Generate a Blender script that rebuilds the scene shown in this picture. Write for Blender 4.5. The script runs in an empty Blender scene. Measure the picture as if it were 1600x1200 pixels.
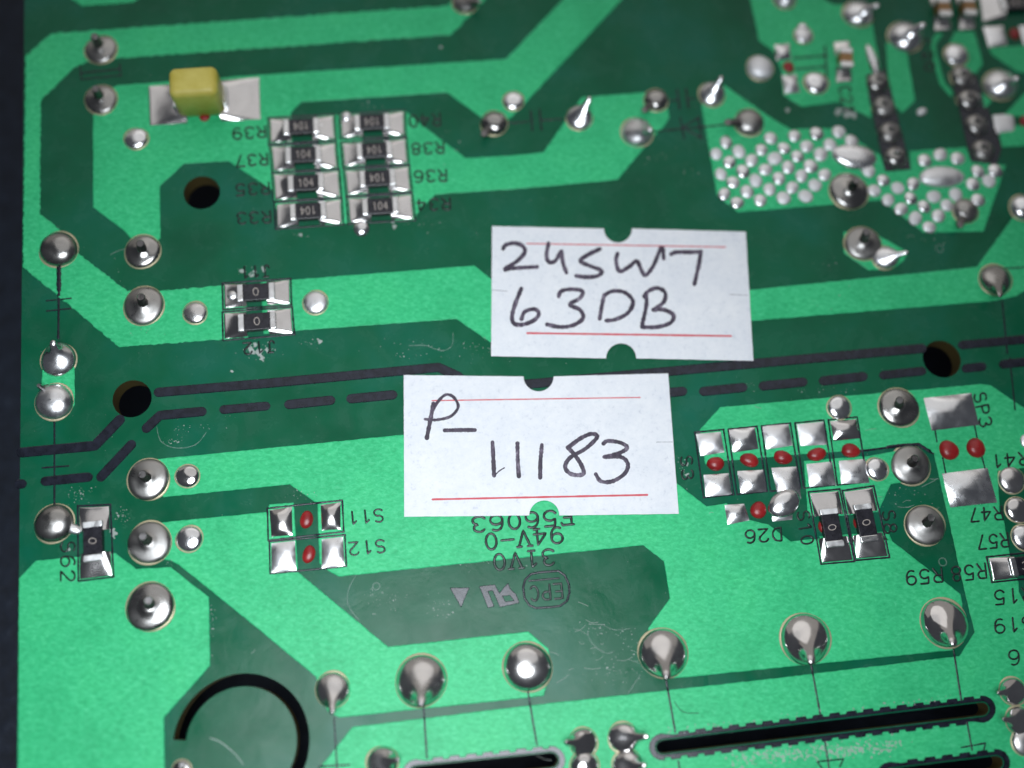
import bpy, math, random
from mathutils import Vector, Matrix
from mathutils.geometry import tessellate_polygon

random.seed(7)
MM = 0.001
scene = bpy.context.scene
COL = scene.collection

# ------------------------------------------------------------------ camera
F_PX, W_PX, H_PX = 1600.0, 1600.0, 1200.0
CAM_H = 0.08105
TILT, YAW = math.radians(15.845), math.radians(-2.883)
CAM_R = Matrix.Rotation(TILT, 3, 'X') @ Matrix.Rotation(YAW, 3, 'Y')
_axis = CAM_R @ Vector((0, 0, -1))
CAM_LOC = Vector((0, 0, 0)) - _axis * (CAM_H / -_axis.z)


def P(x, y, z=0.0):
    """photo pixel -> point on the board plane raised by z (metres)"""
    d = CAM_R @ Vector(((x - W_PX / 2) / F_PX, -(y - H_PX / 2) / F_PX, -1.0))
    t = (z - CAM_LOC.z) / d.z
    return CAM_LOC + d * t


def S(x, y):
    return (P(x + 1, y) - P(x, y)).length


cam_data = bpy.data.cameras.new('camera')
cam = bpy.data.objects.new('camera', cam_data)
COL.objects.link(cam)
cam.matrix_world = Matrix.Translation(CAM_LOC) @ CAM_R.to_4x4()
cam_data.sensor_width = 36.0
cam_data.lens = 36.0 * F_PX / W_PX
cam_data.clip_start = 0.005
cam_data.clip_end = 5.0
cam_data.dof.use_dof = True
cam_data.dof.focus_distance = (P(760, 760) - CAM_LOC).dot(_axis)
cam_data.dof.aperture_fstop = 9.5
scene.camera = cam

# ------------------------------------------------------------------ light
world = bpy.data.worlds.new('World')
scene.world = world
world.use_nodes = True
bg = world.node_tree.nodes['Background']
bg.inputs['Color'].default_value = (0.80, 0.86, 1.0, 1)
bg.inputs['Strength'].default_value = 0.07


def area(name, loc, target, size, energy, color, spread=180, size_y=None):
    l = bpy.data.lights.new(name, 'AREA')
    l.shape = 'DISK'
    l.size = size
    if size_y:
        l.shape = 'RECTANGLE'
        l.size_y = size_y
    l.energy = energy
    l.color = color
    l.spread = math.radians(spread)
    o = bpy.data.objects.new(name, l)
    COL.objects.link(o)
    o.location = loc
    o.rotation_euler = (Vector(target) - Vector(loc)).to_track_quat('-Z', 'Y').to_euler()
    return o


_k = P(620, 1420)
area('key_lamp', (_k.x, _k.y, 0.115), P(620, 950), 0.078, 0.0295, (0.88, 0.94, 1.0), 65)
area('overhead_fill', (0.05, 0.52, 0.72), (0, 0.02, 0), 1.0, 1.55, (1.0, 0.99, 0.98))  # added fill, stands in for ceiling reflections in the solder
area('low_reflection_fill', (0.0, 1.0, 0.46), (0, 0, 0.2), 2.6, 2.0, (1.0, 0.93, 0.85), size_y=0.9)  # added wide fill, low beyond the far edge, only for reflections on solder peaks

scene.view_settings.view_transform = 'Standard'
scene.view_settings.look = 'None'
scene.view_settings.exposure = 0.0
scene.view_settings.gamma = 1.0


# ------------------------------------------------------------------ materials
def mat(name, color, rough=0.5, metal=0.0, spec=0.5, coat=0.0):
    m = bpy.data.materials.new(name)
    m.use_nodes = True
    b = m.node_tree.nodes['Principled BSDF']
    b.inputs['Base Color'].default_value = (*color, 1)
    b.inputs['Roughness'].default_value = rough
    b.inputs['Metallic'].default_value = metal
    b.inputs['Specular IOR Level'].default_value = spec
    b.inputs['Coat Weight'].default_value = coat
    b.inputs['Coat Roughness'].default_value = 0.12
    return m


def nz(m, scale, detail=3.0, rough=0.55, dist=0.0, stretch=None, rot=0.0):
    nt = m.node_tree
    tc = nt.nodes.new('ShaderNodeNewGeometry')
    n = nt.nodes.new('ShaderNodeTexNoise')
    n.inputs['Scale'].default_value = scale
    n.inputs['Detail'].default_value = detail
    n.inputs['Roughness'].default_value = rough
    n.inputs['Distortion'].default_value = dist
    mp = nt.nodes.new('ShaderNodeMapping')
    if stretch:
        mp.inputs['Scale'].default_value = stretch
    mp.inputs['Rotation'].default_value = (0, 0, rot)
    nt.links.new(tc.outputs['Position'], mp.inputs['Vector'])
    nt.links.new(mp.outputs['Vector'], n.inputs['Vector'])
    return n


def ramp(m, src, stops):
    nt = m.node_tree
    r = nt.nodes.new('ShaderNodeValToRGB')
    els = r.color_ramp.elements
    while len(els) < len(stops):
        els.new(0.5)
    for e, (p, c) in zip(els, stops):
        e.position = p
        e.color = (*c, 1) if len(c) == 3 else c
    nt.links.new(src, r.inputs['Fac'])
    return r


def mixc(m, fac, a, b, mode='MIX'):
    nt = m.node_tree
    x = nt.nodes.new('ShaderNodeMix')
    x.data_type = 'RGBA'
    x.blend_type = mode
    for i, v in ((0, fac), (6, a), (7, b)):
        if hasattr(v, 'links'):
            nt.links.new(v, x.inputs[i])
        elif i == 0:
            x.inputs[0].default_value = v
        else:
            x.inputs[i].default_value = (*v, 1)
    return x.outputs[2]


def bump(m, src, strength, dist, prev=None):
    nt = m.node_tree
    b = nt.nodes.new('ShaderNodeBump')
    b.inputs['Strength'].default_value = strength
    b.inputs['Distance'].default_value = dist
    nt.links.new(src, b.inputs['Height'])
    if prev is not None:
        nt.links.new(prev, b.inputs['Normal'])
    nt.links.new(b.outputs['Normal'], nt.nodes['Principled BSDF'].inputs['Normal'])
    return b.outputs['Normal']


def setin(m, name, src):
    m.node_tree.links.new(src, m.node_tree.nodes['Principled BSDF'].inputs[name])


# solder mask over copper: light green with a woven, mottled grain
M_CU = mat('mask_over_copper', (0.04, 0.42, 0.2), 0.38, spec=0.20)
n1 = nz(M_CU, 2100, 5, 0.68, 0.5, (1.0, 1.7, 1.0), 0.6)
n2 = nz(M_CU, 210, 4, 0.6)
n3 = nz(M_CU, 4200, 2, 0.5)
c = ramp(M_CU, n1.outputs['Fac'], [(0.25, (0.022, 0.40, 0.150)), (0.46, (0.038, 0.51, 0.205)), (0.60, (0.060, 0.58, 0.25)), (0.80, (0.12, 0.64, 0.33))])
c2 = ramp(M_CU, n2.outputs['Fac'], [(0.25, (0.70, 0.82, 0.80)), (0.5, (0.95, 0.97, 0.97)), (0.75, (1.08, 1.02, 0.98))])
setin(M_CU, 'Base Color', mixc(M_CU, 1.0, c.outputs['Color'], c2.outputs['Color'], 'MULTIPLY'))
_b = bump(M_CU, n1.outputs['Fac'], 0.34, 0.00006)
bump(M_CU, n3.outputs['Fac'], 0.18, 0.00003, _b)

# solder mask over bare laminate: dark green, a bit glossier, with faint residue film
M_SUB = mat('mask_over_laminate', (0.01, 0.1, 0.06), 0.25, spec=0.17)
n1 = nz(M_SUB, 420, 5, 0.6, 0.4)
n2 = nz(M_SUB, 95, 4, 0.6, 0.3)
n3 = nz(M_SUB, 1900, 3, 0.6)
c = ramp(M_SUB, n2.outputs['Fac'], [(0.3, (0.003, 0.080, 0.036)), (0.5, (0.004, 0.104, 0.048)), (0.72, (0.006, 0.122, 0.074))])
c2 = ramp(M_SUB, n1.outputs['Fac'], [(0.42, (0, 0, 0)), (0.78, (1, 1, 1))])
film = mixc(M_SUB, 0.11, (0, 0, 0), c2.outputs['Color'])
setin(M_SUB, 'Base Color', mixc(M_SUB, film, c.outputs['Color'], (0.10, 0.20, 0.17)))
r = ramp(M_SUB, n1.outputs['Fac'], [(0.3, (0.15, 0.15, 0.15)), (0.75, (0.36, 0.36, 0.36))])
setin(M_SUB, 'Roughness', r.outputs['Color'])
_b = bump(M_SUB, n1.outputs['Fac'], 0.22, 0.00012)
bump(M_SUB, n3.outputs['Fac'], 0.14, 0.00003, _b)

M_EDGE = mat('laminate_core', (0.085, 0.062, 0.014), 0.75)
M_CORE_DARK = mat('laminate_back', (0.012, 0.02, 0.016), 0.8)

# black legend ink
M_INK = mat('legend_ink', (0.006, 0.007, 0.011), 0.24, spec=0.5)
n = nz(M_INK, 1600, 3)
c = ramp(M_INK, n.outputs['Fac'], [(0.35, (0.006, 0.008, 0.015)), (0.75, (0.018, 0.021, 0.036))])
setin(M_INK, 'Base Color', c.outputs['Color'])
bump(M_INK, n.outputs['Fac'], 0.25, 0.00003)


M_LEGEND = mat('legend_text_ink', (0.007, 0.018, 0.016), 0.26)


def solder(name, color, rough, bs=0.2, sc=900):
    m = mat(name, color, rough, 1.0)
    a = nz(m, sc, 3, 0.6, 0.5)
    r = ramp(m, a.outputs['Fac'], [(0.3, (rough * 0.7,) * 3), (0.75, (rough * 1.5,) * 3)])
    oi = m.node_tree.nodes.new('ShaderNodeObjectInfo')
    rr = ramp(m, oi.outputs['Random'], [(0.0, (0.65,) * 3), (1.0, (1.45,) * 3)])
    setin(m, 'Roughness', mixc(m, 1.0, r.outputs['Color'], rr.outputs['Color'], 'MULTIPLY'))
    cc = ramp(m, a.outputs['Fac'], [(0.3, tuple(v * 0.86 for v in color)), (0.7, color)])
    setin(m, 'Base Color', cc.outputs['Color'])
    a2 = nz(m, 260, 2, 0.5, 0.3)
    _q = bump(m, a2.outputs['Fac'], bs * 1.6, 0.00035)
    bump(m, a.outputs['Fac'], bs, 0.00006, _q)
    return m


M_SOLDER = solder('solder_bright', (0.88, 0.88, 0.89), 0.25)
M_SHINY = solder('solder_shiny', (0.72, 0.70, 0.69), 0.17, 0.1, 500)
M_GREYSOLDER = solder('solder_grey', (0.40, 0.39, 0.375), 0.27, 0.22, 700)
M_DULL = solder('solder_dull', (0.93, 0.93, 0.94), 0.46, 0.25, 1200)
M_CAP_END = solder('tinned_terminal', (0.83, 0.83, 0.83), 0.30, 0.15, 1500)
M_RING = mat('bare_copper_ring', (0.62, 0.55, 0.36), 0.45, 0.5)
M_LEAD = solder('cut_lead', (0.22, 0.21, 0.21), 0.30, 0.3, 1500)
M_CHIP = mat('resistor_glaze', (0.012, 0.012, 0.018), 0.26)
n = nz(M_CHIP, 2500, 2)
c = ramp(M_CHIP, n.outputs['Fac'], [(0.4, (0.010, 0.010, 0.015)), (0.8, (0.028, 0.027, 0.036))])
setin(M_CHIP, 'Base Color', c.outputs['Color'])
bump(M_CHIP, n.outputs['Fac'], 0.15, 0.00003)
M_MARK = mat('resistor_print', (0.42, 0.37, 0.33), 0.6)
M_GLUE = mat('red_adhesive', (0.26, 0.012, 0.014), 0.30, spec=0.5)
n = nz(M_GLUE, 900, 3)
c = ramp(M_GLUE, n.outputs['Fac'], [(0.3, (0.20, 0.008, 0.010)), (0.7, (0.34, 0.018, 0.018))])
setin(M_GLUE, 'Base Color', c.outputs['Color'])
bump(M_GLUE, n.outputs['Fac'], 0.2, 0.00004)
M_YEL = mat('yellow_moulding', (0.52, 0.42, 0.06), 0.45)
n = nz(M_YEL, 900, 4)
c = ramp(M_YEL, n.outputs['Fac'], [(0.3, (0.56, 0.46, 0.07)), (0.7, (0.66, 0.57, 0.14))])
setin(M_YEL, 'Base Color', c.outputs['Color'])
bump(M_YEL, n.outputs['Fac'], 0.15, 0.00005)
M_TAN = mat('ceramic_tan', (0.33, 0.17, 0.055), 0.4)
M_RESIDUE = mat('flux_residue', (0.60, 0.66, 0.62), 0.45)
M_FILM = mat('flux_film', (0.50, 0.60, 0.56), 0.35)
for _m, _a in ((M_RESIDUE, 0.45), (M_FILM, 0.22)):
    _m.node_tree.nodes['Principled BSDF'].inputs['Alpha'].default_value = _a
M_FIBRE = mat('lint', (0.62, 0.70, 0.66), 0.6)
M_HAIR = mat('dark_lint', (0.03, 0.08, 0.05), 0.5)

M_PAPER = mat('label_paper', (0.76, 0.78, 0.83), 0.78, spec=0.2)
n1 = nz(M_PAPER, 2600, 4, 0.7)
n2 = nz(M_PAPER, 380, 3)
c = ramp(M_PAPER, n1.outputs['Fac'], [(0.22, (0.58, 0.60, 0.66)), (0.40, (0.77, 0.79, 0.82)), (0.75, (0.84, 0.85, 0.87))])
c2 = ramp(M_PAPER, n2.outputs['Fac'], [(0.3, (0.93, 0.94, 0.96)), (0.65, (1, 1, 1))])
setin(M_PAPER, 'Base Color', mixc(M_PAPER, 1.0, c.outputs['Color'], c2.outputs['Color'], 'MULTIPLY'))
bump(M_PAPER, n1.outputs['Fac'], 0.22, 0.00004)
M_PEN = mat('pen_ink', (0.05, 0.035, 0.06), 0.5)
n = nz(M_PEN, 2200, 4, 0.7, 0.0, (1.0, 0.45, 1.0), 0.3)
c = ramp(M_PEN, n.outputs['Fac'], [(0.35, (0.022, 0.014, 0.030)), (0.52, (0.050, 0.034, 0.062)), (0.64, (0.15, 0.12, 0.17)), (0.78, (0.34, 0.31, 0.36))])
setin(M_PEN, 'Base Color', c.outputs['Color'])
M_REDLINE = mat('red_print', (0.62, 0.10, 0.12), 0.7)
M_SLIT = mat('slit_shadow', (0.30, 0.31, 0.34), 0.9)

M_TABLE = mat('dark_worktop', (0.012, 0.016, 0.026), 0.6, spec=0.25)
n1 = nz(M_TABLE, 700, 4, 0.7)
c = ramp(M_TABLE, n1.outputs['Fac'], [(0.35, (0.004, 0.007, 0.014)), (0.6, (0.008, 0.013, 0.025)), (0.72, (0.016, 0.023, 0.038))])
setin(M_TABLE, 'Base Color', c.outputs['Color'])
bump(M_TABLE, n1.outputs['Fac'], 0.5, 0.0002)


# ------------------------------------------------------------------ mesh helpers
class MB:
    def __init__(self):
        self.v, self.f, self.sm, self.mi = [], [], [], []

    def add(self, verts, faces, smooth=True, mi=0):
        o = len(self.v)
        self.v += [tuple(p) for p in verts]
        for f in faces:
            self.f.append([i + o for i in f])
            self.sm.append(smooth)
            self.mi.append(mi)

    def build(self, name, mats, parent=None, kind=None, label=None):
        me = bpy.data.meshes.new(name)
        me.from_pydata(self.v, [], self.f)
        nf = len(me.polygons)
        if nf != len(self.sm):
            print('FACE COUNT', name, nf, len(self.sm))
        me.polygons.foreach_set('use_smooth', [bool(q) for q in self.sm])
        if not isinstance(mats, (list, tuple)):
            mats = [mats]
        for m in mats:
            me.materials.append(m)
        me.polygons.foreach_set('material_index', self.mi)
        me.validate()
        me.update()
        o = bpy.data.objects.new(name, me)
        COL.objects.link(o)
        if parent is not None:
            o.parent = parent
        if kind:
            o['kind'] = kind
        if label:
            o['label'] = label
        return o


def grid_faces(nu, nv, close=False):
    f = []
    for i in range(nu - 1):
        for j in range(nv if close else nv - 1):
            k = (j + 1) % nv
            f.append((i * nv + j, i * nv + k, (i + 1) * nv + k, (i + 1) * nv + j))
    return f


def area2(L):
    return sum(L[i][0] * L[(i + 1) % len(L)][1] - L[(i + 1) % len(L)][0] * L[i][1] for i in range(len(L)))


def rough_loop(L, step, jit, rng):
    out = []
    n = len(L)
    for i in range(n):
        a, b = L[i], L[(i + 1) % n]
        dx, dy = b[0] - a[0], b[1] - a[1]
        l = math.hypot(dx, dy)
        k = max(1, int(l / step))
        for j in range(k):
            t = j / k
            o = rng.uniform(-jit, jit) if (j and jit) else 0.0
            out.append((a[0] + dx * t - dy / l * o, a[1] + dy * t + dx / l * o))
    return out


def inset(L, d):
    """offset a loop inwards (px); works for outer loops, use -d for holes"""
    s = 1.0 if area2(L) > 0 else -1.0
    n, out = len(L), []
    for i in range(n):
        a, b, c = L[i - 1], L[i], L[(i + 1) % n]
        e1 = (b[0] - a[0], b[1] - a[1]); e2 = (c[0] - b[0], c[1] - b[1])
        l1 = math.hypot(*e1) or 1; l2 = math.hypot(*e2) or 1
        n1 = (-e1[1] / l1 * s, e1[0] / l1 * s); n2 = (-e2[1] / l2 * s, e2[0] / l2 * s)
        m = (n1[0] + n2[0], n1[1] + n2[1])
        q = m[0] * m[0] + m[1] * m[1]
        k = 2 * d / max(q, 0.6)
        out.append((b[0] + m[0] * k, b[1] + m[1] * k))
    return out


def plate(name, loops, z0, z1, material, parent, bev=0.9, step=7, jit=0.35, rng=random, mats=None, wall=0, top=0, **kw):
    """raised sheet cut to a photo outline; loops[0] outer, rest holes (px)"""
    mb = MB()
    tops = []
    for li, L in enumerate(loops):
        L = rough_loop(L, step, jit, rng) if step else list(L)
        n = len(L)
        I = inset(L, bev if li == 0 else -bev) if bev else L
        rings = [[P(*p, z0) for p in L], [P(*p, z0 + (z1 - z0) * 0.55) for p in (inset(L, bev * 0.25 if li == 0 else -bev * 0.25) if bev else L)], [P(*p, z1) for p in I]]
        vs = [v for r_ in rings for v in r_]
        mb.add(vs, grid_faces(3, n, True), False, wall)
        tops.append([Vector((v.x, v.y, 0)) for v in rings[2]])
    tri = tessellate_polygon(tops)
    flat = [(v.x, v.y, z1) for T in tops for v in T]
    mb.add(flat, [t for t in tri], False, top)
    return mb.build(name, mats or material, parent, **kw)


def inside(x, y, L):
    c = False
    j = len(L) - 1
    for i in range(len(L)):
        xi, yi = L[i]; xj, yj = L[j]
        if (yi > y) != (yj > y) and x < (xj - xi) * (y - yi) / (yj - yi) + xi:
            c = not c
        j = i
    return c


CU_H = 0.055 * MM
COPPER = []


def surf(x, y):
    for loops in COPPER:
        if inside(x, y, loops[0]) and not any(inside(x, y, h) for h in loops[1:]):
            return CU_H
    return 0.0


def resample(pts, step):
    out = [pts[0]]
    for a, b in zip(pts, pts[1:]):
        l = math.hypot(b[0] - a[0], b[1] - a[1])
        k = max(1, int(round(l / step)))
        for j in range(1, k + 1):
            out.append((a[0] + (b[0] - a[0]) * j / k, a[1] + (b[1] - a[1]) * j / k))
    return out


def smooth(pts, n=5):
    """Catmull-Rom through the points"""
    if len(pts) < 3:
        return pts
    q = [pts[0]] + list(pts) + [pts[-1]]
    out = []
    for i in range(1, len(q) - 2):
        p0, p1, p2, p3 = q[i - 1], q[i], q[i + 1], q[i + 2]
        for j in range(n):
            t = j / n
            out.append(tuple(0.5 * (2 * p1[k] + (p2[k] - p0[k]) * t + (2 * p0[k] - 5 * p1[k] + 4 * p2[k] - p3[k]) * t * t
                                    + (3 * p1[k] - p0[k] - 3 * p2[k] + p3[k]) * t ** 3) for k in (0, 1)))
    out.append(tuple(pts[-1]))
    return out


def stroke(mb, pts, hw, h, z=None, flat=0.72, step=3.0, wob=0.0, caps=True, closed=False, bulge=1.12, sm=True):
    """raised ribbon of ink along photo pixels, draped on the board when z is None"""
    if closed:
        pts = list(pts) + [pts[0]]
    L = resample(pts, step)
    n = len(L)
    secs = []
    for i in range(n):
        a = L[max(0, i - 1)]; b = L[min(n - 1, i + 1)]
        if closed and i in (0, n - 1):
            a, b = L[-2], L[1]
        dx, dy = b[0] - a[0], b[1] - a[1]
        l = math.hypot(dx, dy) or 1
        secs.append((L[i], (dx / l, dy / l), hw * (1 + random.uniform(-wob, wob))))
    if caps and not closed:
        (p, d, w) = secs[0]
        pre = [((p[0] - d[0] * w * math.sin(a), p[1] - d[1] * w * math.sin(a)), d, max(w * math.cos(a), 0.04 * w)) for a in (1.5, 1.15, 0.75, 0.38)]
        (p, d, w) = secs[-1]
        post = [((p[0] + d[0] * w * math.sin(a), p[1] + d[1] * w * math.sin(a)), d, max(w * math.cos(a), 0.04 * w)) for a in (0.38, 0.75, 1.15, 1.5)]
        secs = pre + secs + post
    vs = []
    for (p, d, w) in secs:
        nx, ny = -d[1], d[0]
        zz = surf(*p) if z is None else z
        lo = -0.02 * MM if z is None else -0.0012 * MM
        for k, dz in ((-1, lo), (-flat, h), (0, h * bulge), (flat, h), (1, lo)):
            vs.append(P(p[0] + nx * w * k, p[1] + ny * w * k, zz + dz))
    mb.add(vs, grid_faces(len(secs), 5), sm)


# ------------------------------------------------------------------ stroke lettering
def el(cx, cy, rx, ry, a0, a1, n=10):
    return [(cx + rx * math.cos(math.radians(a0 + (a1 - a0) * i / n)), cy + ry * math.sin(math.radians(a0 + (a1 - a0) * i / n))) for i in range(n + 1)]


G = {
    '0': [el(2, 3, 1.75, 3, 0, 360, 18)],
    '1': [[(0.8, 4.7), (2.1, 6), (2.1, 0)]],
    '2': [el(2, 4.4, 1.8, 1.6, 165, -35, 9) + [(0.2, 0), (3.9, 0)]],
    '3': [el(1.9, 4.5, 1.7, 1.5, 150, -80, 9) + el(1.9, 1.55, 1.95, 1.55, 75, -150, 10)],
    '4': [[(3, 0), (3, 6), (0.1, 1.9), (4, 1.9)]],
    '5': [[(3.6, 6), (0.6, 6), (0.35, 3.3)] + el(1.9, 1.95, 1.9, 1.95, 130, -150, 10)],
    '6': [el(2.2, 3.4, 1.95, 2.6, 60, 180, 6) + el(2.05, 1.85, 1.85, 1.85, 180, 540, 16)],
    '7': [[(0.2, 6), (3.8, 6), (1.5, 0)]],
    '8': [el(2, 4.5, 1.55, 1.45, 0, 360, 14), el(2, 1.55, 1.9, 1.55, 0, 360, 14)],
    '9': [el(1.8, 2.6, 1.95, 2.6, 240, 360, 6) + el(1.95, 4.15, 1.85, 1.85, 0, 360, 16)],
    'R': [[(0.3, 0), (0.3, 6), (2.2, 6)] + el(2.2, 4.5, 1.5, 1.5, 90, -90, 8) + [(0.3, 3)], [(1.9, 3), (3.8, 0)]],
    'S': [el(2, 4.5, 1.7, 1.5, 40, 250, 9) + el(2, 1.55, 1.85, 1.55, 75, -145, 10)],
    'J': [[(1.2, 6), (3.4, 6)], [(2.6, 6), (2.6, 1.5)] + el(1.5, 1.5, 1.1, 1.5, 0, -170, 7)],
    'D': [[(0.3, 0), (0.3, 6), (1.5, 6)] + el(1.5, 3, 2.3, 3, 90, -90, 10) + [(0.3, 0)]],
    'P': [[(0.3, 0), (0.3, 6), (2.2, 6)] + el(2.2, 4.4, 1.6, 1.6, 90, -90, 8) + [(0.3, 2.8)]],
    'C': [el(2.1, 3, 1.9, 3, 45, 315, 14)],
    'E': [[(3.7, 6), (0.3, 6), (0.3, 0), (3.8, 0)], [(0.3, 3.1), (3.0, 3.1)]],
    'V': [[(0.1, 6), (2, 0), (3.9, 6)]],
    '-': [[(0.0, 3.0), (4.0, 3.0)]],
}
SERIF = {
    'V': [[(0.1, 6), (2, 0), (3.9, 6)], [(-0.5, 6), (0.9, 6)], [(3.1, 6), (4.5, 6)]],
    '1': [[(0.9, 5), (2.1, 6), (2.1, 0)], [(1.1, 0), (3.1, 0)]],
    '4': [[(3, 0), (3, 6), (0.1, 1.9), (4, 1.9)], [(2.2, 0), (3.8, 0)]],
    'E': [[(4.0, 5.2), (3.7, 6), (0.3, 6)], [(0.9, 6), (0.9, 0)], [(0.2, 0), (3.8, 0), (4.1, 1)], [(0.9, 3.1), (3.0, 3.1)]],
}


def lettering(name, text, a, b, h, parent, hw=1.75, ht=0.03, material=None, z=None, serif=False, gap=1.5, step=2.2):
    mb = MB()
    dx, dy = b[0] - a[0], b[1] - a[1]
    l = math.hypot(dx, dy)
    ux, uy = dx / l, dy / l
    vx, vy = uy, -ux
    n = len(text)
    total = n * 4 + (n - 1) * gap
    sx, sy = l / total, h / 6.0
    for i, ch in enumerate(text):
        g = SERIF[ch] if serif and ch in SERIF else G[ch]
        for line in g:
            pts = []
            for (gx, gy) in line:
                s = (i * (4 + gap) + gx) * sx
                t = gy * sy
                pts.append((a[0] + ux * s + vx * t, a[1] + uy * s + vy * t))
            stroke(mb, pts, hw, ht * MM, z=z, step=step, wob=0.12)
    return mb.build(name, material or M_LEGEND, parent)


# ------------------------------------------------------------------ the setting
mb = MB()
c0 = P(800, 600)
n = 24
vs = []
for i in range(n + 1):
    for j in range(n + 1):
        vs.append((c0.x + (i / n - 0.5) * 0.5, c0.y + (j / n - 0.5) * 0.4, -0.014 + random.uniform(-1, 1) * 0.00004))
mb.add(vs, grid_faces(n + 1, n + 1))
mb.build('work_surface', M_TABLE, None, 'structure')

# ------------------------------------------------------------------ the board
board = bpy.data.objects.new('circuit_board', None)
COL.objects.link(board)
board.location = (0, 0, 0)
board.empty_display_size = 0.01
board['label'] = 'green circuit board, solder side up, with printed markings and soldered parts'
board['category'] = 'circuit board'


def circ(cx, cy, r, n=40):
    """a true circle on the board, given by its photo centre and half-width, back in photo pixels"""
    c = P(cx, cy)
    R = r * S(cx, cy)
    return [unP(c + Vector((R * math.cos(t), R * math.sin(t), 0))) for t in (2 * math.pi * i / n for i in range(n))]


def unP(v):
    d = CAM_R.transposed() @ (Vector(v) - CAM_LOC)
    return (W_PX / 2 + d.x / -d.z * F_PX, H_PX / 2 - d.y / -d.z * F_PX)


def capsule(a, b, hw, n=8):
    dx, dy = b[0] - a[0], b[1] - a[1]
    t0 = math.atan2(dy, dx)
    out = []
    for i in range(n + 1):
        t = t0 + math.pi / 2 + math.pi * i / n
        out.append((a[0] + hw * math.cos(t), a[1] + hw * 0.97 * math.sin(t)))
    for i in range(n + 1):
        t = t0 - math.pi / 2 + math.pi * i / n
        out.append((b[0] + hw * math.cos(t), b[1] + hw * 0.97 * math.sin(t)))
    return out


HOLES = [circ(315.5, 301, 28.5), circ(206.5, 623, 30.5), circ(1471.5, 561, 29.5)]
SLOTS = [((1036, 1167), (1534, 1108), 10.5), ((652, 1209), (860, 1188), 12), ((1392, 1212), (1556, 1192), 11)]
SLOT_LOOPS = [capsule(*s) for s in SLOTS]
ac, aS = P(377, 1162), S(377, 1162)
arc = []
for i in range(41):
    t = math.radians(176 - 236 * i / 40)
    arc.append(unP(ac + Vector((107 * aS * math.cos(t), 107 * aS * math.sin(t), 0))))
for i in range(41):
    t = math.radians(-60 + 236 * i / 40)
    arc.append(unP(ac + Vector((87 * aS * math.cos(t), 87 * aS * math.sin(t), 0))))

EDGE = [(39, -60), (25.5, 1330), (1760, 1330), (1760, -60)]
loops = [EDGE] + HOLES + SLOT_LOOPS + [arc]
mb = MB()
tops = []
for L in loops:
    L = rough_loop(L, 40, 0, random) if L is EDGE else L
    n = len(L)
    top = [P(*p, 0) for p in L]
    bot = [Vector((v.x, v.y, -1.6 * MM)) for v in top]
    mb.add(top + bot, grid_faces(2, n, True), L not in (SLOT_LOOPS), 1)
    tops.append([Vector((v.x, v.y, 0)) for v in top])
tri = tessellate_polygon(tops)
flat = [v for T in tops for v in T]
mb.add([(v.x, v.y, 0) for v in flat], tri, False, 0)
mb.add([(v.x, v.y, -1.6 * MM) for v in flat], tri, False, 2)
mb.build('laminate_panel', [M_SUB, M_EDGE, M_CORE_DARK], board)

# copper areas under the mask, one part each
T = []
T.append(('r', [[(40, 87), (80, 52), (400, 29.5), (699, 9), (712, -8), (765, -8), (733, 27), (704, 55), (400, 76), (195, 91), (150, 92), (117, 105), (66, 155), (63.5, 162), (63, 335), (92, 357), (123, 396), (199, 454.7), (247, 454.7), (346, 446), (383, 443), (388, 527), (346, 530.7), (186.7, 542.7), (35.5, 417)]]))
T.append(('s', [[(407, 441), (456, 437), (741, 414.7), (768, 436), (815, 475), (822, 484), (1180, 452), (1526, 417), (1580, 343), (1625, 290), (1680, 400), (1588, 463), (1551, 470.7), (1180, 501), (778, 534), (766, 535), (713, 498.7), (459, 517), (412, 522)]]))
T.append(('s', [[(105, -6), (128, 10), (208, 4), (226, -8)]]))
T.append(('s', [[(184, 133), (400, 117), (790.7, 92), (884, -6), (977, -6), (802, 181), (772, 202), (748, 181), (698.7, 145), (470.7, 160), (454.7, 176), (456, 200), (466, 330), (432, 330), (425, 297), (357, 252), (288, 256), (250, 291), (251, 372), (222, 394), (194.7, 361), (145.3, 324), (145.3, 176), (160, 145)]]))
T.append(('s', [[(495, 181), (563, 177), (577, 345), (508, 352)]]))
T.append(('s', [[(603, 176), (632, 172), (660, 196), (728, 246.7), (800, 242.7), (849, 238), (909, 152), (1008, 144), (1044, 170), (1046, 184), (1036, 200), (1020, 215), (965, 281), (820, 294.5), (680, 304), (651, 335), (650, 343), (617, 345)]]))
T.append(('s', [[(1096, 165), (1113, 135), (1132, 133), (1199, 180), (1235, 202), (1308, 200), (1330, 213), (1376, 243), (1384, 268), (1423, 265), (1421, 236), (1510, 230), (1518, 252), (1572, 258), (1556, 305), (1537, 362), (1443, 364), (1377, 313), (1298, 320), (1153, 332), (1120, 305)]]))
T.append(('s', [[(1171, -6), (1186, 64), (1210, 82), (1221, 112), (1224, 149), (1252, 167), (1308, 160), (1362, 185), (1354, 118), (1376, 110), (1362, 30), (1352, 4), (1318, 7), (1300, 6), (1281, -6)]]))
T.append(('s', [[(1384, 66), (1416, 72), (1430, 157), (1410, 177), (1398, 165), (1387, 115)]]))
T.append(('s', [[(1462, 52), (1474, 52), (1462, 70), (1466, 92), (1476, 128), (1489, 144), (1486, 152), (1468, 132), (1458, 96), (1453, 68)]]))
T.append(('s', [[(1492, 49), (1523, 49), (1536, 100), (1525, 116), (1500, 110), (1482, 84), (1484, 66)]]))
T.append(('s', [[(1544, 75), (1660, 66), (1660, 128), (1588, 112), (1550, 86)]]))
T.append(('s', [[(1610, 136), (1660, 140), (1660, 182), (1566, 182)]]))
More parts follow.
